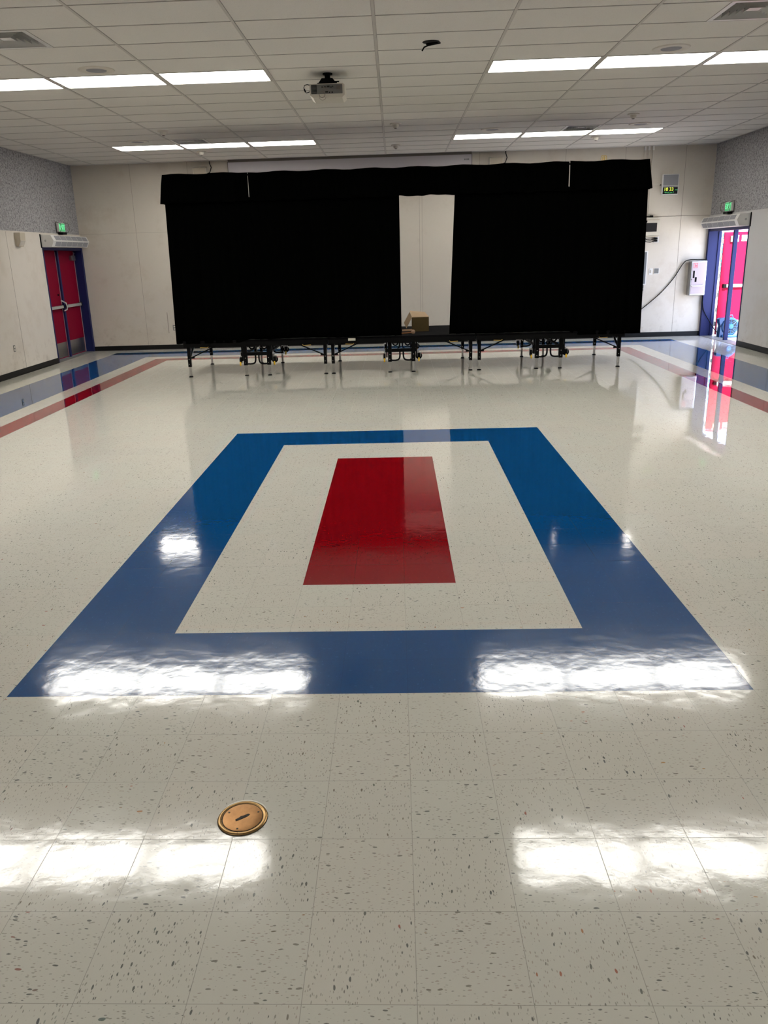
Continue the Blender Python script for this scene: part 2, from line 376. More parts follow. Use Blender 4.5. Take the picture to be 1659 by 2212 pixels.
for y in rb[1:-1]:
    b.m(1).box(WL,WR,y-.007,y+.007,H-.0035,H-.0004); b.m(2).box(WL,WR,y-.0105,y+.0105,H-.0005,H+.001)
b.m(1).box(WL,WR,YB-.02,YB,H-.004,H).box(WL,WL+.02,YF,YB,H-.004,H).box(WR-.02,WR,YF,YB,H-.004,H)
b.m(3).box(WL-.2,WR+.2,YF-.2,YB+.2,H+.16,H+.3)
struct(b.build('ceiling', ['acoustic','tbar','tline','white']))

# ------------------------------------------------------------------ ceiling fixtures
def lamp(lm='lens'):
    r = thing('ceiling_light', (0,0,0))
    w, d = .6096-.013, .3048-.007
    f = MB(); f.prism([(-w,-d),(w,-d),(w,d),(-w,d)], 'z', .09, .10)
    for a in ((-w,-w+.022,-d,d),(w-.022,w,-d,d),(-w,w,-d,-d+.014),(-w,w,d-.014,d)): f.box(*a, 0, .09)
    f.build('housing', 'tbar', r)
    l = MB(); w2, d2 = w-.022, d-.014
    # lens is a shallow pan with rounded corners
    pts = []
    for sx, sy, a0 in ((1,1,0),(-1,1,90),(-1,-1,180),(1,-1,270)):
        for k in range(5):
            a = math.radians(a0+k*22.5); pts.append((sx*(w2-.03)+.03*math.cos(a), sy*(d2-.03)+.03*math.sin(a)))
    l.prism(pts, 'z', .004, .012); l.build('diffuser', lm, r)
    return r
L0 = lamp(); L1 = lamp('lenslow'); L2 = lamp('lensfill'); used = set()
colname = {-3:'first from the left wall', -2:'second from the left wall', -1:'third from the left wall, nearest the middle', 2:'fourth from the left wall, just right of the middle', 3:'fifth from the left wall', 4:'sixth from the left wall, nearest the right wall'}
rowname = ['glowing ceiling light in the far row above the stage', 'glowing ceiling light in the row beside the projector', 'ceiling light in the row above the near floor', 'unseen ceiling light in the row added behind the viewer', 'ceiling light in the rearmost row']
SN = {-3:'leftmost of its left trio', -2:'middle of its left trio', -1:'rightmost of its left trio', 2:'leftmost of its right trio', 3:'middle of its right trio', 4:'rightmost of its right trio'}
for ri, y in enumerate(ROWS):
    for c in LC:
        src = (L0, L0, L1, L2)[ri]; o = copy_tree(src) if src in used else src; used.add(src)
        o.location = (GX+(c+.5)*1.2192, y+.3048, H-.003)
        tag(o, '%s, %s' % (rowname[ri], SN[c]), 'ceiling light', 'recessed fluorescent ceiling lights')
def vent():
    r = thing('ceiling_vent', (0,0,0)); c = .3048
    f = MB()
    for a in ((-c,c,-c,-c+.045),(-c,c,c-.045,c),(-c,-c+.045,-c+.045,c-.045),(c-.045,c,-c+.045,c-.045)): f.box(*a, 0, .006)
    f.build('frame','white',r)
    d = MB().box(-c,c,-c,c,.11,.12); c2 = c-.04
    for a in ((-c2,c2,-c2-.01,-c2),(-c2,c2,c2,c2+.01),(-c2-.01,-c2,-c2,c2),(c2,c2+.01,-c2,c2)): d.box(*a,.006,.11)
    d.build('duct_opening','dark',r)
    for k in range(5):     # concentric slanted louvre rings
        o = c-.05-k*.046; i = o-.013; s = MB()
        for q in range(4):
            R = Matrix.Rotation(q*PI/2, 3, 'Z')
            P = [Vector((-o,-o,.004)),Vector((o,-o,.004)),Vector((i,-i,.042)),Vector((-i,-i,.042))]
            P = [R@p for p in P]; up = Vector((0,0,.002)); s.add(P+[p+up for p in P], [(0,1,2,3),(7,6,5,4),(0,4,5,1),(1,5,6,2),(2,6,7,3),(3,7,4,0)])
        s.build('louvre','white',r)
    MB().box(-.055,.055,-.055,.055,.012,.016).build('centre_plate','white',r)
    return r
V0 = vent()
for i, (p, lb) in enumerate(zip(vents, ['square ceiling vent cut by the left edge of the photo','square ceiling vent at the top right corner of the photo','square ceiling vent in the far left above the lit lamps','square ceiling vent in the far right above the lit lamps'])):
    o = V0 if i == 0 else copy_tree(V0)
    o.location = (p[0]+.3048, p[1]+.3048, H-.003); tag(o, lb, 'vent', 'square louvred ceiling vents')
# round speakers
def cspk():
    r = thing('ceiling_speaker', (0,0,0))
    MB().lathe([(.105,-.004),(.12,-.012),(.185,-.009),(.192,0)], n=48).build('rim','cover',r,True)
    MB().lathe([(.001,-.010),(.08,-.010),(.104,-.0075),(.104,0)], n=40).build('grille','mesh',r,True)
    return r
S0 = cspk()
for i, (x, y, lb) in enumerate([(-1.33,6.12,'round ceiling speaker above the near left lamps'),(4.72,6.13,'round ceiling speaker above the near right lamps'),(-2.55,11.36,'round ceiling speaker beside the far left vent'),(5.95,11.33,'round ceiling speaker above the far right lamps, nearest the right wall'),(3.49,11.36,'faint round ceiling speaker above the first lamp of the far right trio')]):
    o = S0 if i == 0 else copy_tree(S0)
    o.location = (x,y,H); tag(o, lb, 'speaker', 'round speakers set in the ceiling')
def smoke():
    r = thing('smoke_detector', (0,0,0))
    MB().lathe([(.03,-.016),(.085,-.014),(.092,0)], n=36).build('base','cover',r,True)
    MB().lathe([(.018,-.066),(.034,-.062),(.045,-.045),(.05,-.016)], n=28).build('sensor_head','cover',r,True)
    MB().lathe([(.012,-.074),(.02,-.072),(.022,-.064)], n=20).build('sensor_tip','casing',r,True)
    return r
K0 = smoke()
for i, (x, y, lb) in enumerate([(-1.81,10.31,'smoke detector on the ceiling in front of the far left vent'),(-1.81,12.87,'smoke detector behind the far left lamps'),(1.86,10.4,'smoke detector on the centre line of the ceiling, the nearer of two'),(1.87,12.9,'smoke detector on the centre line of the ceiling, nearest the back wall'),(5.53,10.28,'smoke detector in front of the far right lamps'),(5.55,12.71,'smoke detector behind the far right lamps')]):
    o = K0 if i == 0 else copy_tree(K0)
    o.location = (x,y,H); tag(o, lb, 'smoke detector', 'smoke detectors on the ceiling')
# projector
t = thing('projector', (1.08,6.72,3.57), 'white projector hanging from a black bracket on the ceiling', 'projector'); O = t.location
b = MB(O); b.cyl((1.09,6.70,H),(1.09,6.70,H-.014),.055); b.box(1.06,1.12,6.66,6.74,H-.07,H-.014)
b.prism([(1.03,H-.065),(1.15,H-.065),(1.19,H-.115),(.99,H-.115)], 'y', 6.60, 6.80); b.box(.98,1.20,6.59,6.81,H-.13,H-.113)
b.box(1.17,1.225,6.585,6.60,H-.112,H-.10); b.build('ceiling_bracket','black',t)
b = MB(O); b.prism([(.895,3.605),(.93,3.575),(1.255,3.575),(1.285,3.60),(1.285,3.70),(1.265,3.716),(.895,3.716)], 'y', 6.55, 6.90)
b.build('casing','cover',t)
b = MB(O); b.box(.91,1.262,6.543,6.552,3.612,3.708,.004); back = b.build('rear_panel','grey',t)
b = MB(O); b.box(.915,.975,6.539,6.5435,3.617,3.703); 
for k in range(6): b.m(1).box(.918,.972,6.536,6.540,3.625+k*.013,3.629+k*.013).m(0)
b.build('vent_grille',['dark','grey'],back)
for x, z, w in ((1.03,3.68,.012),(1.055,3.68,.02),(1.09,3.685,.03),(1.13,3.678,.012),(1.15,3.683,.01),(1.07,3.63,.03),(1.11,3.625,.02),(1.14,3.625,.015)): MB(O).box(x,x+w,6.538,6.5435,z-.006,z+.006).build('socket','dark',back)
MB(O).box(1.195,1.235,6.539,6.5435,3.65,3.69).build('label_plate','casing',back)
b = MB(O); b.tube([(1.04,6.54,3.69),(1.06,6.50,3.675),(1.09,6.49,3.65),(1.12,6.51,3.63),(1.13,6.54,3.62)],.003)
b.tube([(1.035+.032*math.cos(a),6.515,3.60+.03*math.sin(a)) for a in [i*2*PI/24 for i in range(24)]],.0028,closed=True)
b.tube([(1.04+.036*math.cos(a),6.52,3.575+.03*math.sin(a)) for a in [i*PI/12+PI for i in range(13)]],.0014)
b.build('loose_wire','casing',t,True)
b = MB(O); b.tube([(.90,6.56,3.705),(.87,6.55,3.712),(.84,6.55,3.705),(.83,6.55,3.68),(.835,6.55,3.665)],.004); b.cyl((.834,6.55,3.67),(.848,6.55,3.637),.008); b.tube([(.848,6.55,3.637),(.855,6.55,3.628),(.875,6.55,3.632),(.897,6.555,3.64)],.004)
b.build('power_cable','black',t,True)
# cable hole with strands
t = thing('cable_outlet', (2.2,5.5,H), 'dark ragged cable hole in the ceiling with black wires hanging from it', 'cable outlet'); O = t.location
b = MB(O); b.lathe([(.03,H-.012),(.06,H-.009),(.085,H-.001)],(2.2,5.50,0),n=24); b.build('rim','dark',t,True)
b = MB(O)
b.tube([(2.29,5.50,H-.012),(2.23,5.46,H-.03),(2.17,5.43,H-.045),(2.13,5.43,H-.06),(2.11,5.44,H-.09)],.007)
b.tube([(2.26,5.48,H-.012),(2.20,5.45,H-.025),(2.15,5.45,H-.03)],.009)
b.build('wire','black',t,True)

# ------------------------------------------------------------------ doors
def leaf(parent, y0, y1, x, face, hinge_hi, O, lever):
    """leaf in plane x, room side faces direction `face` (+1 = +x)"""
    b = MB(O); b.box(min(x,x-face*.045), max(x,x-face*.045), y0, y1, .012, 2.158, .003); lf = b.build('door_leaf','doorred',parent)
    f = lambda d0, d1: (min(x+face*d0,x+face*d1), max(x+face*d0,x+face*d1))
    MB(O).box(*f(0,.002), y0+.02, y1-.02, .03, .33).build('kick_plate','steel',lf)
    b = MB(O); b.box(*f(.03,.07), y0+.07, y1-.07, 1.01, 1.07, .008); b.m(1).box(*f(0,.075), y0+.03, y0+.075, 1.0, 1.08, .006); b.box(*f(0,.075), y1-.075, y1-.03, 1.0, 1.08, .006)
    b.build('push_bar',['alu','black'],lf)
    yc = (y1-.24) if hinge_hi else y0+.05
    b = MB(O); b.box(*f(0,.06), yc, yc+.2, 1.95, 2.05, .005); b.build('door_closer','steel',lf)
    MB(O).bar((x+face*.05,yc+.1,2.055),(x+face*.04,yc+(.2 if hinge_hi else -.02),2.10),.015).build('closer_arm','alu',lf)
    ys = y1-.006 if hinge_hi else y0-.004
    e = MB(O); e.box(*f(-.01,.012), y0-.006, y0+.004, .02, 2.13); e.box(*f(-.01,.012), y1-.004, y1+.006, .02, 2.13); e.build('weather_strip','alu',lf)
    if lever:
        b = MB(O); b.tube([(x+face*.075,y1-.09,.96),(x+face*.12,y1-.05,.98),(x+face*.13,y1-.045,1.04),(x+face*.12,y1-.06,1.11),(x+face*.05,y1-.12,1.17)],.014); b.build('lever_handle','alu',lf,True)
        MB(O).cyl((x,y1-.12,1.28),(x+face*.02,y1-.12,1.28),.02).build('lock_cylinder','black',lf)
    return lf
def door_frame(root, x, s, O):
    """s = direction out of the room"""
    f = lambda d0, d1: (min(x+s*d0,x+s*d1), max(x+s*d0,x+s*d1))
    b = MB(O)
    b.box(*f(.0,.25), DY1-.03, DY1+.002, 0, DZ).box(*f(.0,.25), DY0-.002, DY0+.03, 0, DZ).box(*f(0,.25), DY0, DY1, DZ-.05, DZ+.001)
    b.box(*f(-.008,.03), DY1-.032, DY1+.05, 0, DZ).box(*f(-.008,.03), DY0-.012, DY0+.028, 0, DZ+.02)
    b.box(*f(.19,.225), DY1-.05, DY1-.03, 0, DZ).box(*f(.19,.225), DY0+.03, DY0+.05, 0, DZ)
    b.build('door_frame','navy',root)
    b = MB(O); b.box(*f(.12,.20), 13.385, 13.445, .002, DZ-.05, .004).build('mullion','navy',root)
    MB(O).box(*f(.0,.26), DY0, DY1, .0005, .006).build('threshold','grey',root)
d1 = thing('door_1', (WL,DY0,0), kind='structure'); O = d1.location
door_frame(d1, WL, -1, O)
leaf(d1, DY0+.04, 13.385, WL-.17, 1, False, O, True); leaf(d1, 13.447, DY1-.04, WL-.17, 1, True, O, False)
d2 = thing('door_2', (WR,DY0,0), kind='structure'); O = d2.location
door_frame(d2, WR, 1, O)
# far leaf swung out square to the wall, seen face on; near leaf folded back along the outside
lf = MB(O); X = 8.72
lf.box(X, X+.91, 14.36, 14.405, .02, 2.13, .003); lf = lf.build('door_leaf','doorred',d2)
MB(O).box(X+.02, X+.89, 14.357, 14.36, .03, .32).build('kick_plate','alu',lf)
b = MB(O); b.box(X+.12,X+.84,14.29,14.33,1.01,1.07,.008); b.m(1).box(X+.05,X+.12,14.285,14.36,1.0,1.08,.006).box(X+.84,X+.88,14.285,14.36,1.0,1.08,.006); b.build('push_bar',['white','black'],lf)
MB(O).box(X+.12,X+.17,14.31,14.36,1.93,2.05,.004).m(0).build('closer_bracket','casing',lf)
MB(O).box(X+.17,X+.28,14.30,14.36,1.93,2.06,.004).build('door_closer','white',lf)
MB(O).box(X+.36,X+.60,14.352,14.36,1.94,2.06).build('notice_label','white',lf)
for z in (.25,.55,.85,1.25,1.62,1.95):
    b = MB(O); b.cyl((X-.03,14.38,z-.05),(X-.03,14.38,z+.05),.012); b.box(X-.075,X+.02,14.372,14.388,z-.045,z+.045); b.build('hinge','casing',lf)
b = MB(O); b.box(8.66,8.672,14.35,14.37,.02,2.14).build('weather_strip','alu',d2)
lf2 = MB(O).box(8.64,8.685,11.5,12.41,.02,2.13,.003).build('door_leaf','doorred',d2)
MB(O).box(8.685,8.688,11.52,12.39,.03,.32).build('kick_plate','alu',lf2)
# over-door air curtains
def air_curtain(x, s, label):
    t = thing('air_curtain', (x,12.43,2.2), label, 'air curtain', 'air curtains above the doors'); O = t.location
    X = lambda d: x+s*d
    P = [(X(.001),2.205),(X(.20),2.205),(X(.25),2.315),(X(.20),2.42),(X(.001),2.43)]
    b = MB(O); b.prism([(p[0],p[1]) for p in P], 'y', 12.43, 14.24); b.build('housing','white',t)
    y0, y1, n = 12.55, 14.2, 6
    for (a, c) in ((P[1],P[2]),(P[2],P[3])):
        a, c = Vector((a[0],0,a[1])), Vector((c[0],0,c[1])); nr = (c-a).cross(Vector((0,1,0))).normalized()
        if nr.x*s < 0: nr = -nr
        a2, c2 = a.lerp(c,.12), a.lerp(c,.88)
        for k in range(n):
            u0, u1 = y0+(y1-y0)*k/n+.012, y0+(y1-y0)*(k+1)/n-.012
            g = MB(O); q = [Vector((a2.x,u0,a2.z)),Vector((a2.x,u1,a2.z)),Vector((c2.x,u1,c2.z)),Vector((c2.x,u0,c2.z))]
            q = [p+nr*.001 for p in q]; g.add(q+[p+nr*.003 for p in q], [(0,1,2,3),(7,6,5,4),(0,4,5,1),(1,5,6,2),(2,6,7,3),(3,7,4,0)])
            g.build('mesh_panel','mesh',t)
    MB(O).lathe([(.006,-.004),(.018,-.003),(.02,0)], (X(.09),12.43,2.32), 'y', 20).build('badge','steel',t)
    b = MB(O); b.box(min(X(-.001),X(.012)),max(X(-.001),X(.012)),12.40,12.43,2.19,2.44).build('mounting_plate','black',t)
    return t
air_curtain(WL, 1, 'white air curtain unit above the closed red doors on the left wall'); air_curtain(WR, -1, 'white air curtain unit above the open doors on the right wall')
def exit_sign(x, s, label):
    t = thing('exit_sign', (x,13.4,2.47), label, 'exit sign', 'green exit signs'); O = t.location
    X = lambda d: x+s*d
    mm = lambda a, c: (min(X(a),X(c)), max(X(a),X(c)))
    MB(O).box(*mm(.0,.05),13.25,13.55,2.50,2.68,.008).build('sign_case','white',t)
    MB(O).box(*mm(.05,.056),13.262,13.538,2.512,2.668,.002).build('sign_face','exitg',t)
    text_mesh('EXIT', .13, 'sign_letters', 'exitl', t, (s*.057,0,.12), (PI/2,0,s*PI/2), .0015)
    b = MB(O); b.box(*mm(.0,.10),13.28,13.50,2.452,2.495,.006); b.build('battery_base','black',t)
    for yy in (13.20,13.60):
        g = MB(O); g.tube([(X(.01),yy,2.50),(X(.09),yy,2.50),(X(.12),yy,2.56),(X(.11),yy,2.66),(X(.01),yy,2.69)],.006); g.build('guard_wire','casing',t,True)
exit_sign(WL, 1, 'green lit exit sign above the closed red doors on the left wall'); exit_sign(WR, -1, 'green lit exit sign above the open doors on the right wall')
# wall things on the left
t = thing('wall_speaker', (WL,11.42,2.2), 'beige wedge shaped wall speaker high on the left wall', 'speaker'); O = t.location
b = MB(O); b.prism([(WL,2.22),(WL+.05,2.2),(WL+.10,2.30),(WL+.11,2.44),(WL,2.44)],'y',11.36,11.56); b.build('case','stain',t)
MB(O).prism([(WL+.053,2.215),(WL+.056,2.212),(WL+.106,2.305),(WL+.103,2.308)],'y',11.38,11.54).build('grille','cover',t)
def outlet(loc, axis, s, label, m='grey', kind='outlet'):
    t = thing('wall_outlet', loc, label, 'outlet', None); O = t.location; x, y, z = loc
    def bx(b, u0,u1,d0,d1,z0,z1,bev=0):
        if axis == 'x': b.box(min(x+s*d0,x+s*d1),max(x+s*d0,x+s*d1),y+u0,y+u1,z+z0,z+z1,bev)
        else: b.box(x+u0,x+u1,min(y+s*d0,y+s*d1),max(y+s*d0,y+s*d1),z+z0,z+z1,bev)
    b = MB(O); bx(b,-.036,.036,0,.006,-.058,.058,.003); b.build('cover_plate',m,t)
    for dz in (-.025,.025):
        b = MB(O); bx(b,-.02,.02,.006,.009,dz-.016,dz+.016,.003); b.build('socket','cover',t)
    return t
outlet((WL,10.70,.48),'x',1,'duplex wall outlet low on the left wall near the photo edge')
outlet((-3.095,YB,.465),'y',-1,'duplex wall outlet low on the back wall left of the stage')

# ------------------------------------------------------------------ things on the back wall
t = thing('projection_screen', (.93,YB,3.56), 'long white roll-up projection screen case mounted at the top of the back wall', 'projection screen'); O = t.location
b = MB(O); b.prism([(YB-.16,3.60),(YB-.15,3.575),(YB-.001,3.575),(YB-.001,3.79),(YB-.16,3.79)],'x',-1.60,3.42,); b.build('case','screenw',t)
MB(O).box(-1.60,3.42,YB-.155,YB-.001,3.79,H-.005).build('mounting_rail','casing',t)
MB(O).box(3.42,3.432,YB-.165,YB-.001,3.57,3.80,.003).build('end_cap','casing',t)
MB(O).box(-1.612,-1.60,YB-.165,YB-.001,3.57,3.80,.003).build('end_cap','casing',t)
for k in range(4): MB(O).box(3.27+k*.026,3.289+k*.026,YB-.1625,YB-.1598,3.685,3.712).build('plate_mark','grey',t)
def wspk(x, label):
    t = thing('wall_speaker', (x,YB,3.5), label, 'speaker', 'small speakers at the top of the back wall'); O = t.location
    MB(O).prism([(YB,3.74),(YB-.14,3.71),(YB-.10,3.56),(YB,3.54)],'x',x-.14,x+.14).build('cabinet','cover',t)
    MB(O).prism([(YB-.142,3.705),(YB-.146,3.702),(YB-.106,3.565),(YB-.102,3.568)],'x',x-.125,x+.125).build('grille','stain',t)
    MB(O).tube([(x+.12,YB-.03,3.60),(x+.19,YB-.03,3.62),(x+.23,YB-.03,3.72),(x+.2,YB-.03,3.80),(x+.2,YB-.02,H)],.009).build('cable','black',t,True)
wspk(-2.21, 'small beige wall speaker with a looped cord left of the screen case'); wspk(3.93, 'small beige wall speaker with a cord right of the screen case')
for i, (x, zb, lb) in enumerate([(6.97,2.5,'leftmost'),(7.05,2.5,'middle'),(7.135,2.5,'rightmost')]):
    t = thing('conduit', (x,YB,zb), '%s of the three white conduits running down from the ceiling' % lb, 'conduit', 'white conduits on the back wall'); O = t.location
    MB(O).box(x-.012,x+.012,YB-.02,YB-.0005,zb,H-.002,.003).build('channel','cover',t)
    MB(O).box(x-.018,x+.018,YB-.028,YB-.0005,H-.08,H-.003,.004).build('end_fitting','white',t)
t = thing('conduit', (7.14,YB,3.11), 'short level white conduit leading to the wall clock', 'conduit'); O = t.location
MB(O).box(7.15,7.33,YB-.018,YB-.0005,3.09,3.125,.003).build('channel','cover',t)
MB(O).box(7.318,7.345,YB-.026,YB-.0005,3.08,3.11,.003).build('end_fitting','casing',t)
# clock
t = thing('digital_clock', (7.525,YB,2.895), 'white framed digital wall clock showing 10 33 under a grey speaker grille', 'clock'); O = t.location
a0, a1, z0, z1 = 7.355, 7.69, 2.895, 3.30
b = MB(O); b.box(a0,a1,YB-.06,YB-.0005,z0,z1,.006); b.build('case','white',t)
MB(O).box(a0+.016,a1-.016,YB-.0625,YB-.0595,3.077,z1-.016).build('speaker_grille','mesh',t)
MB(O).box(a0+.016,a1-.016,YB-.062,YB-.0595,3.052,3.066).build('button_strip','mesh',t)
sc = MB(O).box(a0+.016,a1-.016,YB-.063,YB-.0595,z0+.018,3.045).build('display','glass',t)
text_mesh('10 33', .088, 'time_digits', 'ledy', t, (-.035,-.0645,.108), (PI/2,0,0), .001)
text_mesh('AM', .035, 'am_digits', 'ledg', t, (.12,-.0645,.095), (PI/2,0,0), .001)
text_mesh('Wed, Jun 7', .042, 'date_digits', 'ledg', t, (-.02,-.0645,.045), (PI/2,0,0), .001)
# cabinet with dark window
t = thing('wall_cabinet', (7.1,YB,2.09), 'cream wall cabinet with a dark glass window beside the curtain', 'cabinet'); O = t.location
MB(O).box(6.80,7.36,YB-.12,YB-.0005,2.10,2.46,.005).build('body','cover',t)
MB(O).box(6.80,7.33,YB-.128,YB-.12,2.405,2.425).build('top_rail','stain',t)
MB(O).box(6.82,7.29,YB-.124,YB-.118,2.18,2.355,.003).build('window','glass',t)
MB(O).cyl((7.05,YB-.127,2.39),(7.05,YB-.119,2.39),.035).build('lock','black',t)
MB(O).box(6.80,7.33,YB-.125,YB-.0005,2.075,2.095).build('bottom_rail','stain',t)
t = thing('metal_rod', (7.2,YB,2.47), 'short dark rod lying on top of the cream wall cabinet', 'rod')
O = t.location; MB(O).cyl((7.0,YB-.06,2.478),(7.17,YB-.06,2.478),.012).cyl((7.15,YB-.06,2.485),(7.21,YB-.06,2.485),.02).build('rod','black',t)
t = thing('wall_outlet', (7.33,YB,2.02), 'white outlet box with black plugs and two cables under the wall cabinet', 'outlet'); O = t.location
MB(O).box(7.285,7.385,YB-.012,YB-.0005,1.965,2.085,.003).build('cover_plate','white',t)
for dz in (2.0,2.045): MB(O).box(7.29,7.345,YB-.05,YB-.012,dz-.02,dz+.018,.004).build('plug','black',t)
for k, dz in enumerate((2.0,2.045)): MB(O).tube([(7.29,YB-.035,dz),(7.2,YB-.035,dz-.03),(7.12,YB-.035,dz-.02),(7.05,YB-.03,dz+.04),(6.98,YB-.03,dz+.06)],.007).build('cable','black',t,True)
t = thing('notice_frame', (7.1,YB,1.1), 'tall grey glass notice frame on the back wall half behind the curtain', 'frame'); O = t.location
MB(O).box(6.75,7.175,YB-.03,YB-.0005,1.10,1.80,.004).build('frame','white',t)
MB(O).box(6.78,7.15,YB-.034,YB-.03,1.125,1.775).build('glass','greyglass',t)
for z, lb in ((1.065,'small dark grey switch box under the notice frame, the upper one'),(.998,'small dark grey switch box under the notice frame, the lower one')):
    t = thing('switch_box', (7.09,YB,z), lb, 'switch box'); O = t.location; hh = .035 if z > 1.03 else .016
    MB(O).box(7.04,7.13,YB-.03,YB-.0005,z-hh,z+hh,.003).build('case','grey',t); MB(O).box(7.07,7.10,YB-.034,YB-.03,z-hh*.5,z+hh*.5).build('switch','cover',t)
t = thing('light_switch', (7.265,YB,1.375), 'white light switch plate on the back wall, left of the grey plate', 'switch'); O = t.location
MB(O).box(7.228,7.302,YB-.007,YB-.0005,1.31,1.44,.002).build('plate','white',t); MB(O).box(7.252,7.28,YB-.016,YB-.007,1.345,1.405,.004).build('toggle','cover',t)
t = thing('light_switch', (7.385,YB,1.383), 'grey square switch plate on the back wall right of the white plate', 'switch'); O = t.location
MB(O).box(7.33,7.44,YB-.008,YB-.0005,1.325,1.44,.002).build('plate','white',t); MB(O).box(7.336,7.43,YB-.011,YB-.008,1.335,1.435,.002).build('inner_plate','grey',t)
# fire extinguisher cabinet
t = thing('extinguisher_cabinet', (8.2,YB,.86), 'steel fire extinguisher cabinet with a red label near the open doors', 'cabinet'); O = t.location
x0, x1, z0, z1, d = 8.045, 8.385, .86, 1.575, .17
b = MB(O); b.box(x0,x1,YB-d,YB-.0005,z0,z1,.02); b.build('body','steel',t)
dr = MB(O).box(x0+.03,x1-.03,YB-d-.008,YB-d+.001,z0+.035,z1-.035,.003).build('door','steelpink',t)
MB(O).tube([(x0+.035,YB-d-.014,1.07),(x0+.06,YB-d-.03,1.055),(x1-.09,YB-d-.03,1.065),(x1-.045,YB-d-.014,1.08)],.012).build('pull_handle','white',dr,True)
b = MB(O); lx, lz = x0+.055, 1.43
for a in ((lx,lx+.085,lz,lz+.006),(lx,lx+.085,lz+.085,lz+.091),(lx,lx+.006,lz,lz+.09),(lx+.079,lx+.085,lz,lz+.09),(lx+.02,lx+.07,lz+.02,lz+.03),(lx+.02,lx+.07,lz+.04,lz+.05),(lx+.02,lx+.05,lz+.06,lz+.07)): b.box(a[0],a[1],YB-d-.0095,YB-d-.008,a[2],a[3])
b.build('red_label','redlabel',dr,label='red printed label')
MB(O).box(lx,lx+.035,YB-d-.010,YB-d-.008,1.22,1.37).build('black_label','black',dr)
MB(O).box(lx+.045,lx+.085,YB-d-.010,YB-d-.008,1.14,1.24).build('black_label','black',dr)
MB(O).cyl((x0+.036,YB-d-.008,1.19),(x0+.036,YB-d-.02,1.19),.008).build('lock','black',dr)
def smooth(pts, n=8):
    pts = [Vector(p) for p in pts]; out = []
    for i in range(len(pts)-1):
        a, b_, c, d_ = pts[max(i-1,0)], pts[i], pts[i+1], pts[min(i+2,len(pts)-1)]
        for k in range(n):
            t_ = k/n; out.append(.5*((2*b_)+(c-a)*t_+(2*a-5*b_+4*c-d_)*t_*t_+(3*b_-a-3*c+d_)*t_**3))
    return out+[pts[-1]]
cp = smooth([(6.9,YB-.03,.46),(7.065,YB-.025,.558),(7.345,YB-.02,.784),(7.546,YB-.02,.972),(7.76,YB-.02,1.234),(7.93,YB-.04,1.53),(8.03,YB-.10,1.592),(8.2,YB-.12,1.592),(8.34,YB-.12,1.59),(8.392,YB-.11,1.55),(8.394,YB-.09,1.21),(8.39,14.385,.85),(8.385,14.34,.70),(8.43,14.33,.52),(8.56,14.30,.30),(8.66,14.2,.12),(8.72,14.1,.06)])
tag(MB((7.5,YB-.03,.4)).tube(cp,.009).build('power_cord','black',None,True), 'black power cord looping over the steel cabinet to the blue blower', 'cord')

# blue carpet blower in the doorway
t = thing('floor_blower', (8.86,14.02,0), 'blue snail shaped floor blower standing in the open doorway', 'blower'); O = t.location
cx, cz = 8.86, .225
b = MB(O); b.lathe([(.10,13.93),(.165,13.925),(.185,13.95),(.19,14.0),(.185,14.10),(.12,14.13)], (cx,0,cz), 'y', 48)
b.prism([(cx-.19,.225),(cx-.16,.33),(cx-.05,.41),(cx-.20,.40),(cx-.235,.375),(cx-.225,.31)], 'y', 13.95, 14.10)
b.prism([(cx-.21,.0),(cx-.1,.0),(cx+.02,.06),(cx-.05,.3),(cx-.19,.28)], 'y', 13.95, 14.10)
b.build('housing','bluep',t,True)
MB(O).box(cx-.17,cx+.24,13.90,14.14,.0,.055,.02).build('base','bluep',t)
MB(O).lathe([(.005,13.918),(.14,13.918),(.142,13.93)], (cx,0,cz), 'y', 40).build('air_inlet','dark',t)
g = MB(O)
for rr in (.05,.085,.115,.145): g.tube([(cx+rr*math.cos(a),13.905,cz+rr*math.sin(a)) for a in [i*2*PI/32 for i in range(32)]],.004,6,True)
for k in range(8): a = k*PI/4; g.cyl((cx+.03*math.cos(a),13.905,cz+.03*math.sin(a)),(cx+.15*math.cos(a),13.905,cz+.15*math.sin(a)),.004,n=6)
g.build('inlet_guard','bluep',t,True)
MB(O).lathe([(.01,13.885),(.045,13.89),(.065,13.918)], (cx,0,cz), 'y', 24).build('motor_hub','bluep',t,True)
MB(O).tube([(cx-.06,14.0,.405),(cx-.05,14.0,.45),(cx+.04,14.0,.455),(cx+.06,14.0,.40)],.012).build('carry_handle','bluep',t,True)
# outside
struct(MB().box(WR+.26,60,-30,60,-.06,-.005).build('ground','concrete'))
t = thing('outdoor_panel', (10.0,17.5,0), 'bright blue panel with pale lines outdoors, seen through the door gap', 'panel'); O = t.location
p = MB(O); p.box(9.9,10.3,17.5,17.54,1.25,2.15).build('panel','skyblue',t)
b = MB(O)
for k in range(10): b.box(9.9,10.3,17.494,17.5,1.25+k*.1,1.262+k*.1)
b.box(10.02,10.035,17.494,17.5,1.25,2.15).box(10.16,10.175,17.494,17.5,1.25,2.15); b.build('line','white',t)
b = MB(O); b.box(9.92,9.96,17.5,17.54,-.004,1.25).box(10.24,10.28,17.5,17.54,-.004,1.25); b.build('post','white',t)

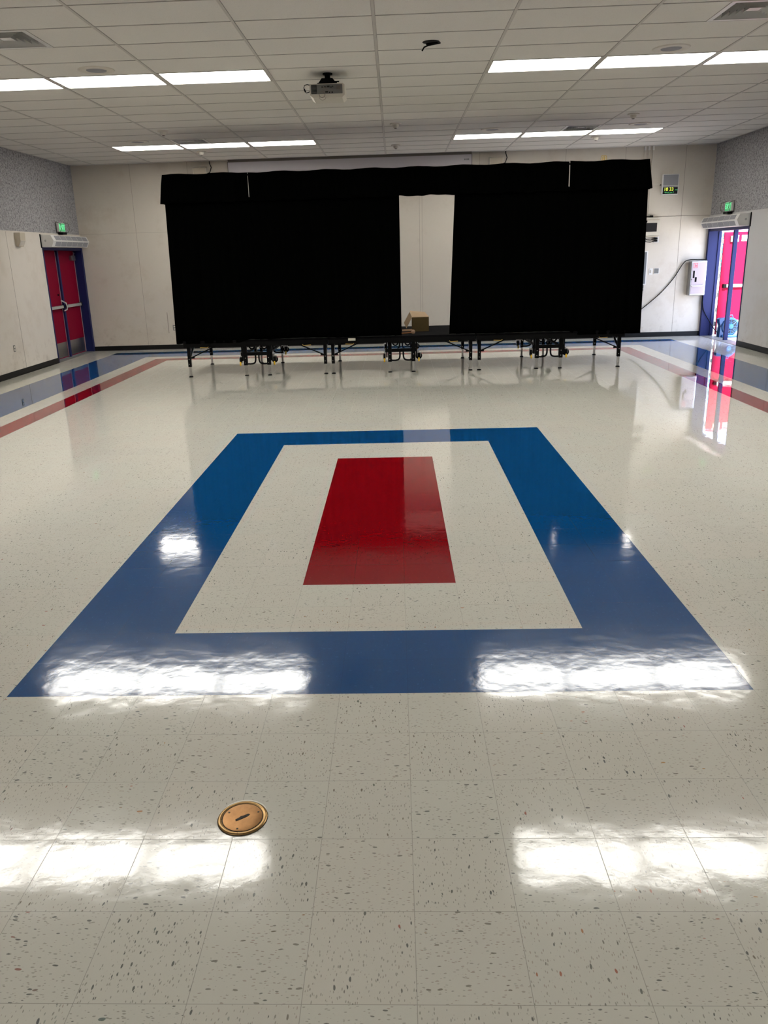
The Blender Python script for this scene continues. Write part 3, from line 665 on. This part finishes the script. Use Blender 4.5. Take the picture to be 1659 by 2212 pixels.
# ------------------------------------------------------------------ stage
def J(pts, n=6): return smooth(pts, n)
def stage_unit():
    """origin on the floor under the unit's centre; y=0 is world 10.8"""
    r = thing('stage_platform', (0,0,0)); yf, yb = -.80, .80; hw = 1.203
    MB().box(-hw,hw,-.90,.85,.572,.605,.004).build('deck','carpet',r)
    b = MB(); b.box(-hw+.004,hw-.004,-.895,-.855,.50,.572).box(-hw+.004,hw-.004,.805,.845,.50,.572)
    for x in (-hw+.004,-.02,hw-.044): b.box(x,x+.04,-.855,.805,.505,.572)
    b.build('deck_frame','black',r)
    def leg(x, y, w, zs):
        b = MB(); b.box(x-w/2,x+w/2,y-w/2,y+w/2,zs,.51,.003); L = b.build('leg','black',r)
        MB().box(x-w*.35,x+w*.35,y-w*.35,y+w*.35,.012,zs+.02,.003).build('leg_extension','chrome',L)
        MB().lathe([(.034,0),(.036,.006),(.028,.018),(.018,.024)],(x,y,0),n=20).build('foot','black',L,True)
        b = MB(); b.cyl((x-.004,y-w/2-.006,.22),(x-.004,y-w/2+.002,.22),.006,n=10).cyl((x,y-w/2-.006,.30),(x,y-w/2+.002,.30),.007,n=10); b.build('bolt','chrome',L)
        return L
    for x in (-1.14,1.14):
        for y in (yf,yb): leg(x,y,.052,.172)
    for x in (-.195,.195):
        for y in (yf,yb-.03): leg(x,y,.062 if y < 0 else .05,.178)
    # folding braces
    for s in (-1,1):
        for y in (yf,yb):
            MB().bar((s*1.125,y+.03,.315),(s*.70,y+.03,.50),.03,.018).build('brace','black',r)
            MB().box(min(s*1.16,s*1.06),max(s*1.16,s*1.06),y+.02,y+.045,.305,.33).build('brace_bracket','black',r)
        MB().bar((s*1.14,yf+.02,.30),(s*1.14,yf+.42,.505),.03,.018).build('brace','steel',r,label='grey steel diagonal brace')
        MB().bar((s*1.14,yb-.02,.30),(s*1.14,yb-.42,.505),.03,.018).build('brace','black',r)
    for y in (yf,yb-.03):
        MB().box(-.27,.25,y-.02,y+.02,.335,.392,.004).build('cross_beam','black',r)
        for s in (-1,1):
            MB().tube(J([(s*.18,y,.20),(s*.10,y,.198),(s*.05,y,.215),(s*.03,y,.26),(s*.028,y,.35)]),.014).build('guard_tube','black',r,True)
            MB().tube(J([(s*.15,y+.14,.52),(s*.145,y+.14,.46),(s*.11,y+.14,.43),(s*.07,y+.14,.445),(s*.055,y+.14,.51)]),.012).build('guard_tube','black',r,True)
    for s in (-1,1):
        MB().bar((s*.195,yf,.365),(s*.195,yb-.03,.365),.03).build('side_rail','black',r)
        for y in (yf+.05, yb-.12):
            x = s*.285
            w = MB().lathe([(.010,-.02),(.045,-.018),(.055,-.012),(.055,.012),(.045,.018),(.010,.02)],(x,y,.26),'x' if s < 0 else 'y',28).build('caster_wheel','black',r,True)
            b = MB(); b.box(x-.028,x+.028,y-.03,y+.03,.31,.325).box(x-.03,x-.024,y-.02,y+.02,.25,.32).box(x+.024,x+.03,y-.02,y+.02,.25,.32).box(min(x,s*.2),max(x,s*.2),y-.02,y+.02,.325,.35); b.build('caster_fork','steel',w)
            MB().box(x-.012,x+.012,y-.075,y-.055,.175,.235,.003).build('brake_tag','yellow',w,label='yellow brake tag')
        MB().box(min(s*.255,s*.235),max(s*.255,s*.235),yf-.03,yf+.03,.25,.52).build('caster_arm','black',r)
        b = MB(); b.tube([(s*.92,-.905,.497),(s*.80,-.915,.492),(s*.78,-.915,.508)],.005); b.m(0); b.build('latch_hook','gold',r,True,label='gold latch hook')
        for x in (.5,.86): MB().cyl((s*x,.2,.51),(s*x,.2,.455),.009).box(s*x-.035,s*x+.035,.19,.21,.447,.457).build('lock_pin','black',r)
    return r
ST = stage_unit(); SX = (-.515,1.893,4.315)
for i, (x, lb) in enumerate(zip(SX, ['black wheeled stage platform under the left half of the curtain, leftmost of three','black wheeled stage platform holding the cardboard box, middle of three','black wheeled stage platform nearest the open doors, rightmost of three'])):
    o = ST if i == 0 else copy_tree(ST)
    o.location = (x,10.8,0); tag(o, lb, 'stage', 'folding stage platforms')
t = thing('deck_label', (1.08,9.9,.56), 'pale sticker on the front edge of the stage left of the curtain opening', 'sticker'); O = t.location
MB(O).box(1.02,1.14,9.897,9.8985,.548,.588).build('sticker','cover',t)

# curtains: pipe and drape
YC = 9.87
def drape(name, x0, x1, ztop, zbot, y, seed, amp=.03, wl=.16, lean0=0, lean1=0, returns=None):
    rnd = random.Random(seed); b = MB((x0, y, ztop)); step = .018; n = max(4, int((x1-x0)/step)); rows = 14
    ph = [rnd.uniform(0, 6.28) for _ in range(4)]
    def off(s): return amp*(.6*math.sin(2*PI*s/wl+ph[0]+.8*math.sin(2*PI*s/.9+ph[1]))+.4*math.sin(2*PI*s/(wl*1.7)+ph[2]))
    path = [(x0+(x1-x0)*i/n, y) for i in range(n+1)]; nrm = [(0,-1)]*(n+1); S = [x0+(x1-x0)*i/n for i in range(n+1)]
    if returns:
        side, dep = returns; m = int(dep/step)
        ext = [((x0 if side < 0 else x1), y+dep*k/m) for k in range(1, m+1)]
        if side < 0: path = ext[::-1]+path; nrm = [(-1,0)]*m+nrm; S = [x0-dep*k/m for k in range(1, m+1)][::-1]+S
        else: path += ext; nrm += [(1,0)]*m; S += [x1+dep*k/m for k in range(1, m+1)]
    vs = []; N = len(path)
    for r in range(rows+1):
        t_ = r/rows
        for i, (px, py) in enumerate(path):
            zb = zbot(px) if callable(zbot) else zbot
            z = ztop+(zb-ztop)*t_ + (.008*math.sin(S[i]*9+ph[3]) if r == 0 else 0)
            a = off(S[i])*(.45+.55*min(1, t_*3)); u = (px-x0)/(x1-x0)
            sh = lean0*t_*(1-u)+lean1*t_*u
            vs.append((px+nrm[i][0]*a+sh, py+nrm[i][1]*a, z))
    b.add(vs, [(r*N+i, r*N+i+1, (r+1)*N+i+1, (r+1)*N+i) for r in range(rows) for i in range(N-1)])
    return b, S
def curtain_thing(nm, x0, x1, zt, zb, y, seed, label, grp, **k):
    b, _ = drape(nm, x0, x1, zt, zb, y, seed, **k); o = b.build(nm, 'curtain', None, True)
    m = o.modifiers.new('thickness','SOLIDIFY'); m.thickness = .004; m.offset = 0
    return tag(o, label, 'curtain', grp)
def hem(x):
    e = .565
    if x < -.75: return e
    if x < -.6: return e+(x+.75)/.15*.05
    if x > 4.75: return .55
    if x > 4.6: return .615-(x-4.6)/.15*.065
    return .615+.004*math.sin(x*5)
G1 = 'black curtains hung round the stage'
curtain_thing('curtain', -1.775,-.415, 2.80, hem, YC+.02, 1, 'black curtain covering the left end of the stage', G1, returns=(-1,1.55), lean0=-.04)
curtain_thing('curtain', -.428,1.893, 2.80, hem, YC, 2, 'black curtain left of the opening, above the left and middle platforms', G1, lean1=.005)
curtain_thing('curtain', 2.755,4.50, 2.80, hem, YC, 3, 'black curtain right of the opening', G1, lean0=-.085)
curtain_thing('curtain', 4.475,5.715, 2.80, hem, YC+.02, 4, 'black curtain covering the right end of the stage nearest the open doors', G1, returns=(1,1.55), lean1=.03)
def vb(x): return 2.735+.006*math.sin(x*11)+.004*math.sin(x*27)
G2 = 'black valances along the top of the backdrop'
curtain_thing('valance', -1.755,-.435, 3.155, vb, YC-.07, 11, 'short black valance at the left end of the curtain top', G2, returns=(-1,1.6), lean0=-.06, amp=.022)
curtain_thing('valance', -.427,4.480, 3.15, vb, YC-.07, 12, 'long black valance over the opening in the curtain', G2, amp=.022)
curtain_thing('valance', 4.492,5.69, 3.15, vb, YC-.07, 13, 'short black valance at the right end of the curtain top', G2, returns=(1,1.6), lean1=.07, amp=.022)
t = thing('drape_support', (2,YC+.04,0), 'black pipe frame holding up the curtains on the stage', 'frame'); O = t.location
for x in (-1.70,-.432,1.80,2.80,4.488,5.64):
    b = MB(O); b.cyl((x,YC+.075,.605),(x,YC+.075,3.10),.004 if x in (-.432,4.488) else .016); 
    if x not in (-.432,4.488): b.build('upright','black',t)
MB(O).cyl((-1.74,YC+.045,2.79),(1.89,YC+.045,2.79),.012).build('curtain_rail','black',t)
MB(O).cyl((2.76,YC+.045,2.79),(5.68,YC+.045,2.79),.012).build('curtain_rail','black',t)
MB(O).cyl((-1.74,YC+.0,3.12),(5.68,YC+.0,3.12),.012).build('valance_rail','black',t)
for x in (-1.70,5.64):
    MB(O).cyl((x,YC+.05,3.10),(x,YC+1.6,3.10),.014).build('side_rail','black',t); MB(O).cyl((x,YC+1.6,.605),(x,YC+1.6,3.10),.016).build('upright','black',t)
t = thing('wire_coil', (5.0,YC,3.14), 'small gold wire coil clipped on top of the valance near its right end', 'wire coil'); O = t.location
b = MB(O)
for k in (-.025,0,.025): b.tube([(5.0+k+.018*math.cos(a),YC-.05+.01*k,3.175+.042*math.sin(a)) for a in [i*2*PI/20 for i in range(20)]],.0045,6,True)
b.build('loop','gold',t,True)

# cardboard box with open flaps, mallet
t = thing('cardboard_box', (2.22,10.72,.605), 'open cardboard box lying on the stage in the curtain opening', 'box'); O = t.location
x0, x1, y0, y1, z0, z1 = 2.085, 2.372, 10.58, 10.95, .606, .842; th = .005
b = MB(O); b.m(0).box(x0,x1,y0,y0+th,z0,z1).box(x0,x1,y1-th,y1,z0,z1); b.m(1).box(x0,x1,y0+th,y1-th,z1-th,z1).m(2).box(x0,x1,y0+th,y1-th,z0,z0+th).box(x1-th,x1,y0+th,y1-th,z0,z1)
b.build('carton',['cardprint','cardin','card'],t)
def flap(pts, nm='flap', m='cardin'):
    b = MB(O); P = [Vector(p) for p in pts]; n_ = (P[1]-P[0]).cross(P[2]-P[0]).normalized()*.005
    b.add(P+[p+n_ for p in P], [(0,1,2,3),(7,6,5,4),(0,4,5,1),(1,5,6,2),(2,6,7,3),(3,7,4,0)]); b.build(nm, m, t)
flap([(x0,y0,z1),(x0-.038,y0+.08,z1+.088),(x0-.138,y0+.06,.75),(x0-.098,y0,.662)])
flap([(x0,y0+.005,z1+.001),(x1,y0+.005,z1+.001),(x1-.05,y1+.16,z1+.045),(x0-.03,y1+.14,z1+.075)])
flap([(x0,y0,.612),(x0,y1,.612),(x0-.17,y1-.02,.608),(x0-.17,y0+.06,.608)], m='card')
t = thing('mallet', (1.95,10.2,.605), 'wooden mallet with a round head lying in front of the cardboard box', 'mallet'); O = t.location
b = MB(O); b.cyl((1.77,10.06,.622),(1.87,10.08,.624),.016,.015); b.m(0).cyl((1.87,10.08,.624),(2.07,10.12,.634),.012,.009); b.build('handle','wood',t,True)
MB(O).lathe([(.002,-.036),(.022,-.03),(.034,-.016),(.037,0),(.034,.016),(.022,.03),(.002,.036)],(2.09,10.13,.643),'x',24).build('head','woodhead',t,True)

# ------------------------------------------------------------------ brass floor cleanout
t = thing('floor_cleanout', (1.236,-.812,0), 'round brass cleanout cover set in the near floor tiles', 'floor cover'); O = t.location; c = (1.236,-.812,0)
b = MB(O); A = [math.radians(a) for a in range(18, 172, 7)]
b.prism([(c[0]+.0886*math.cos(a),c[1]+.0886*math.sin(a)) for a in A]+[(c[0]+(.0886+.008*math.sin((a-A[0])/(A[-1]-A[0])*PI)+.0012*math.sin(a*9))*math.cos(a),c[1]+(.0886+.008*math.sin((a-A[0])/(A[-1]-A[0])*PI))*math.sin(a)) for a in A[::-1]],'z',.0004,.0016)
b.build('filler','caulk',t,label='white filler crescent')
MB(O).lathe([(.06,.0005),(.0865,.0028),(.0885,.0006)],c,n=64).build('dark_gap','slotm',t,True)
MB(O).lathe([(.06,.002),(.070,.0036),(.078,.0062),(.084,.0062),(.0868,.0040),(.087,.001)],c,n=64).build('rim','brassrim',t,True)
MB(O).lathe([(.001,.0052),(.030,.0051),(.066,.0056),(.0695,.0050),(.0705,.001)],c,n=64).build('cover_plate','brass',t,True)
MB(O).lathe([(.0700,.0046),(.0712,.0056),(.0724,.0046)],c,n=64).build('inner_groove','slotm',t,True)
for a in (155,28,262):
    x, y = c[0]+.058*math.cos(math.radians(a)), c[1]+.058*math.sin(math.radians(a))
    MB(O).lathe([(.0005,.0058),(.0035,.0060),(.0048,.0050)],(x,y,0),n=16).build('screw','slotm',t,True)
b = MB(O); d = Vector((.82,.57,0)).normalized(); e = Vector((-d.y,d.x,0)); cc = Vector(c)
pts = [cc+d*p+e*q for p, q in ((-.028,-.004),(-.02,-.006),(.018,-.006),(.028,-.001),(.024,.006),(.006,.006),(-.002,.009),(-.01,.006),(-.026,.004))]
b.prism([(p.x,p.y) for p in pts],'z',.004,.0060); b.build('slot','slotm',t)

M['brass'].node_tree.nodes['Principled BSDF'].inputs['Metallic'].default_value = 1
# ------------------------------------------------------------------ light
w = bpy.data.worlds.new('sky'); bpy.context.scene.world = w; w.use_nodes = True
bg = w.node_tree.nodes['Background']; bg.inputs[0].default_value = (.58,.70,1.0,1); bg.inputs[1].default_value = 9.0
s = bpy.data.lights.new('sun','SUN'); s.energy = 42.0; s.angle = math.radians(2); s.color = (1,.97,.94)
so = bpy.data.objects.new('sun', s); C.objects.link(so)
so.rotation_euler = Vector((.03,.74,-.67)).to_track_quat('-Z','Y').to_euler()

# ------------------------------------------------------------------ camera
f, px, py, pz, ya, pi_, ro = 1688.46, 1.8064, -3.0885, 1.8786, .0368, -.2987, .0297
Rz = Matrix.Rotation(ya,3,'Z'); Rx = Matrix.Rotation(pi_,3,'X'); Ry = Matrix.Rotation(ro,3,'Y')
R = Rz@Rx@Ry
right, fwd, up = R@Vector((1,0,0)), R@Vector((0,1,0)), R@Vector((0,0,1))
cam = bpy.data.cameras.new('camera'); co = bpy.data.objects.new('camera', cam); C.objects.link(co)
mw = Matrix.Identity(4)
for i in range(3): mw[i][0] = right[i]; mw[i][1] = up[i]; mw[i][2] = -fwd[i]
mw.translation = Vector((px,py,pz)); co.matrix_world = mw
cam.sensor_fit = 'HORIZONTAL'; cam.sensor_width = 36; cam.lens = f*36/1659
cam.shift_x = 26.79/1659; cam.shift_y = -34.72/1659; cam.clip_start = .05; cam.clip_end = 300
sc = bpy.context.scene; sc.camera = co
sc.view_settings.view_transform = 'Standard'; sc.view_settings.look = 'None'; sc.view_settings.exposure = 0; sc.view_settings.gamma = 1
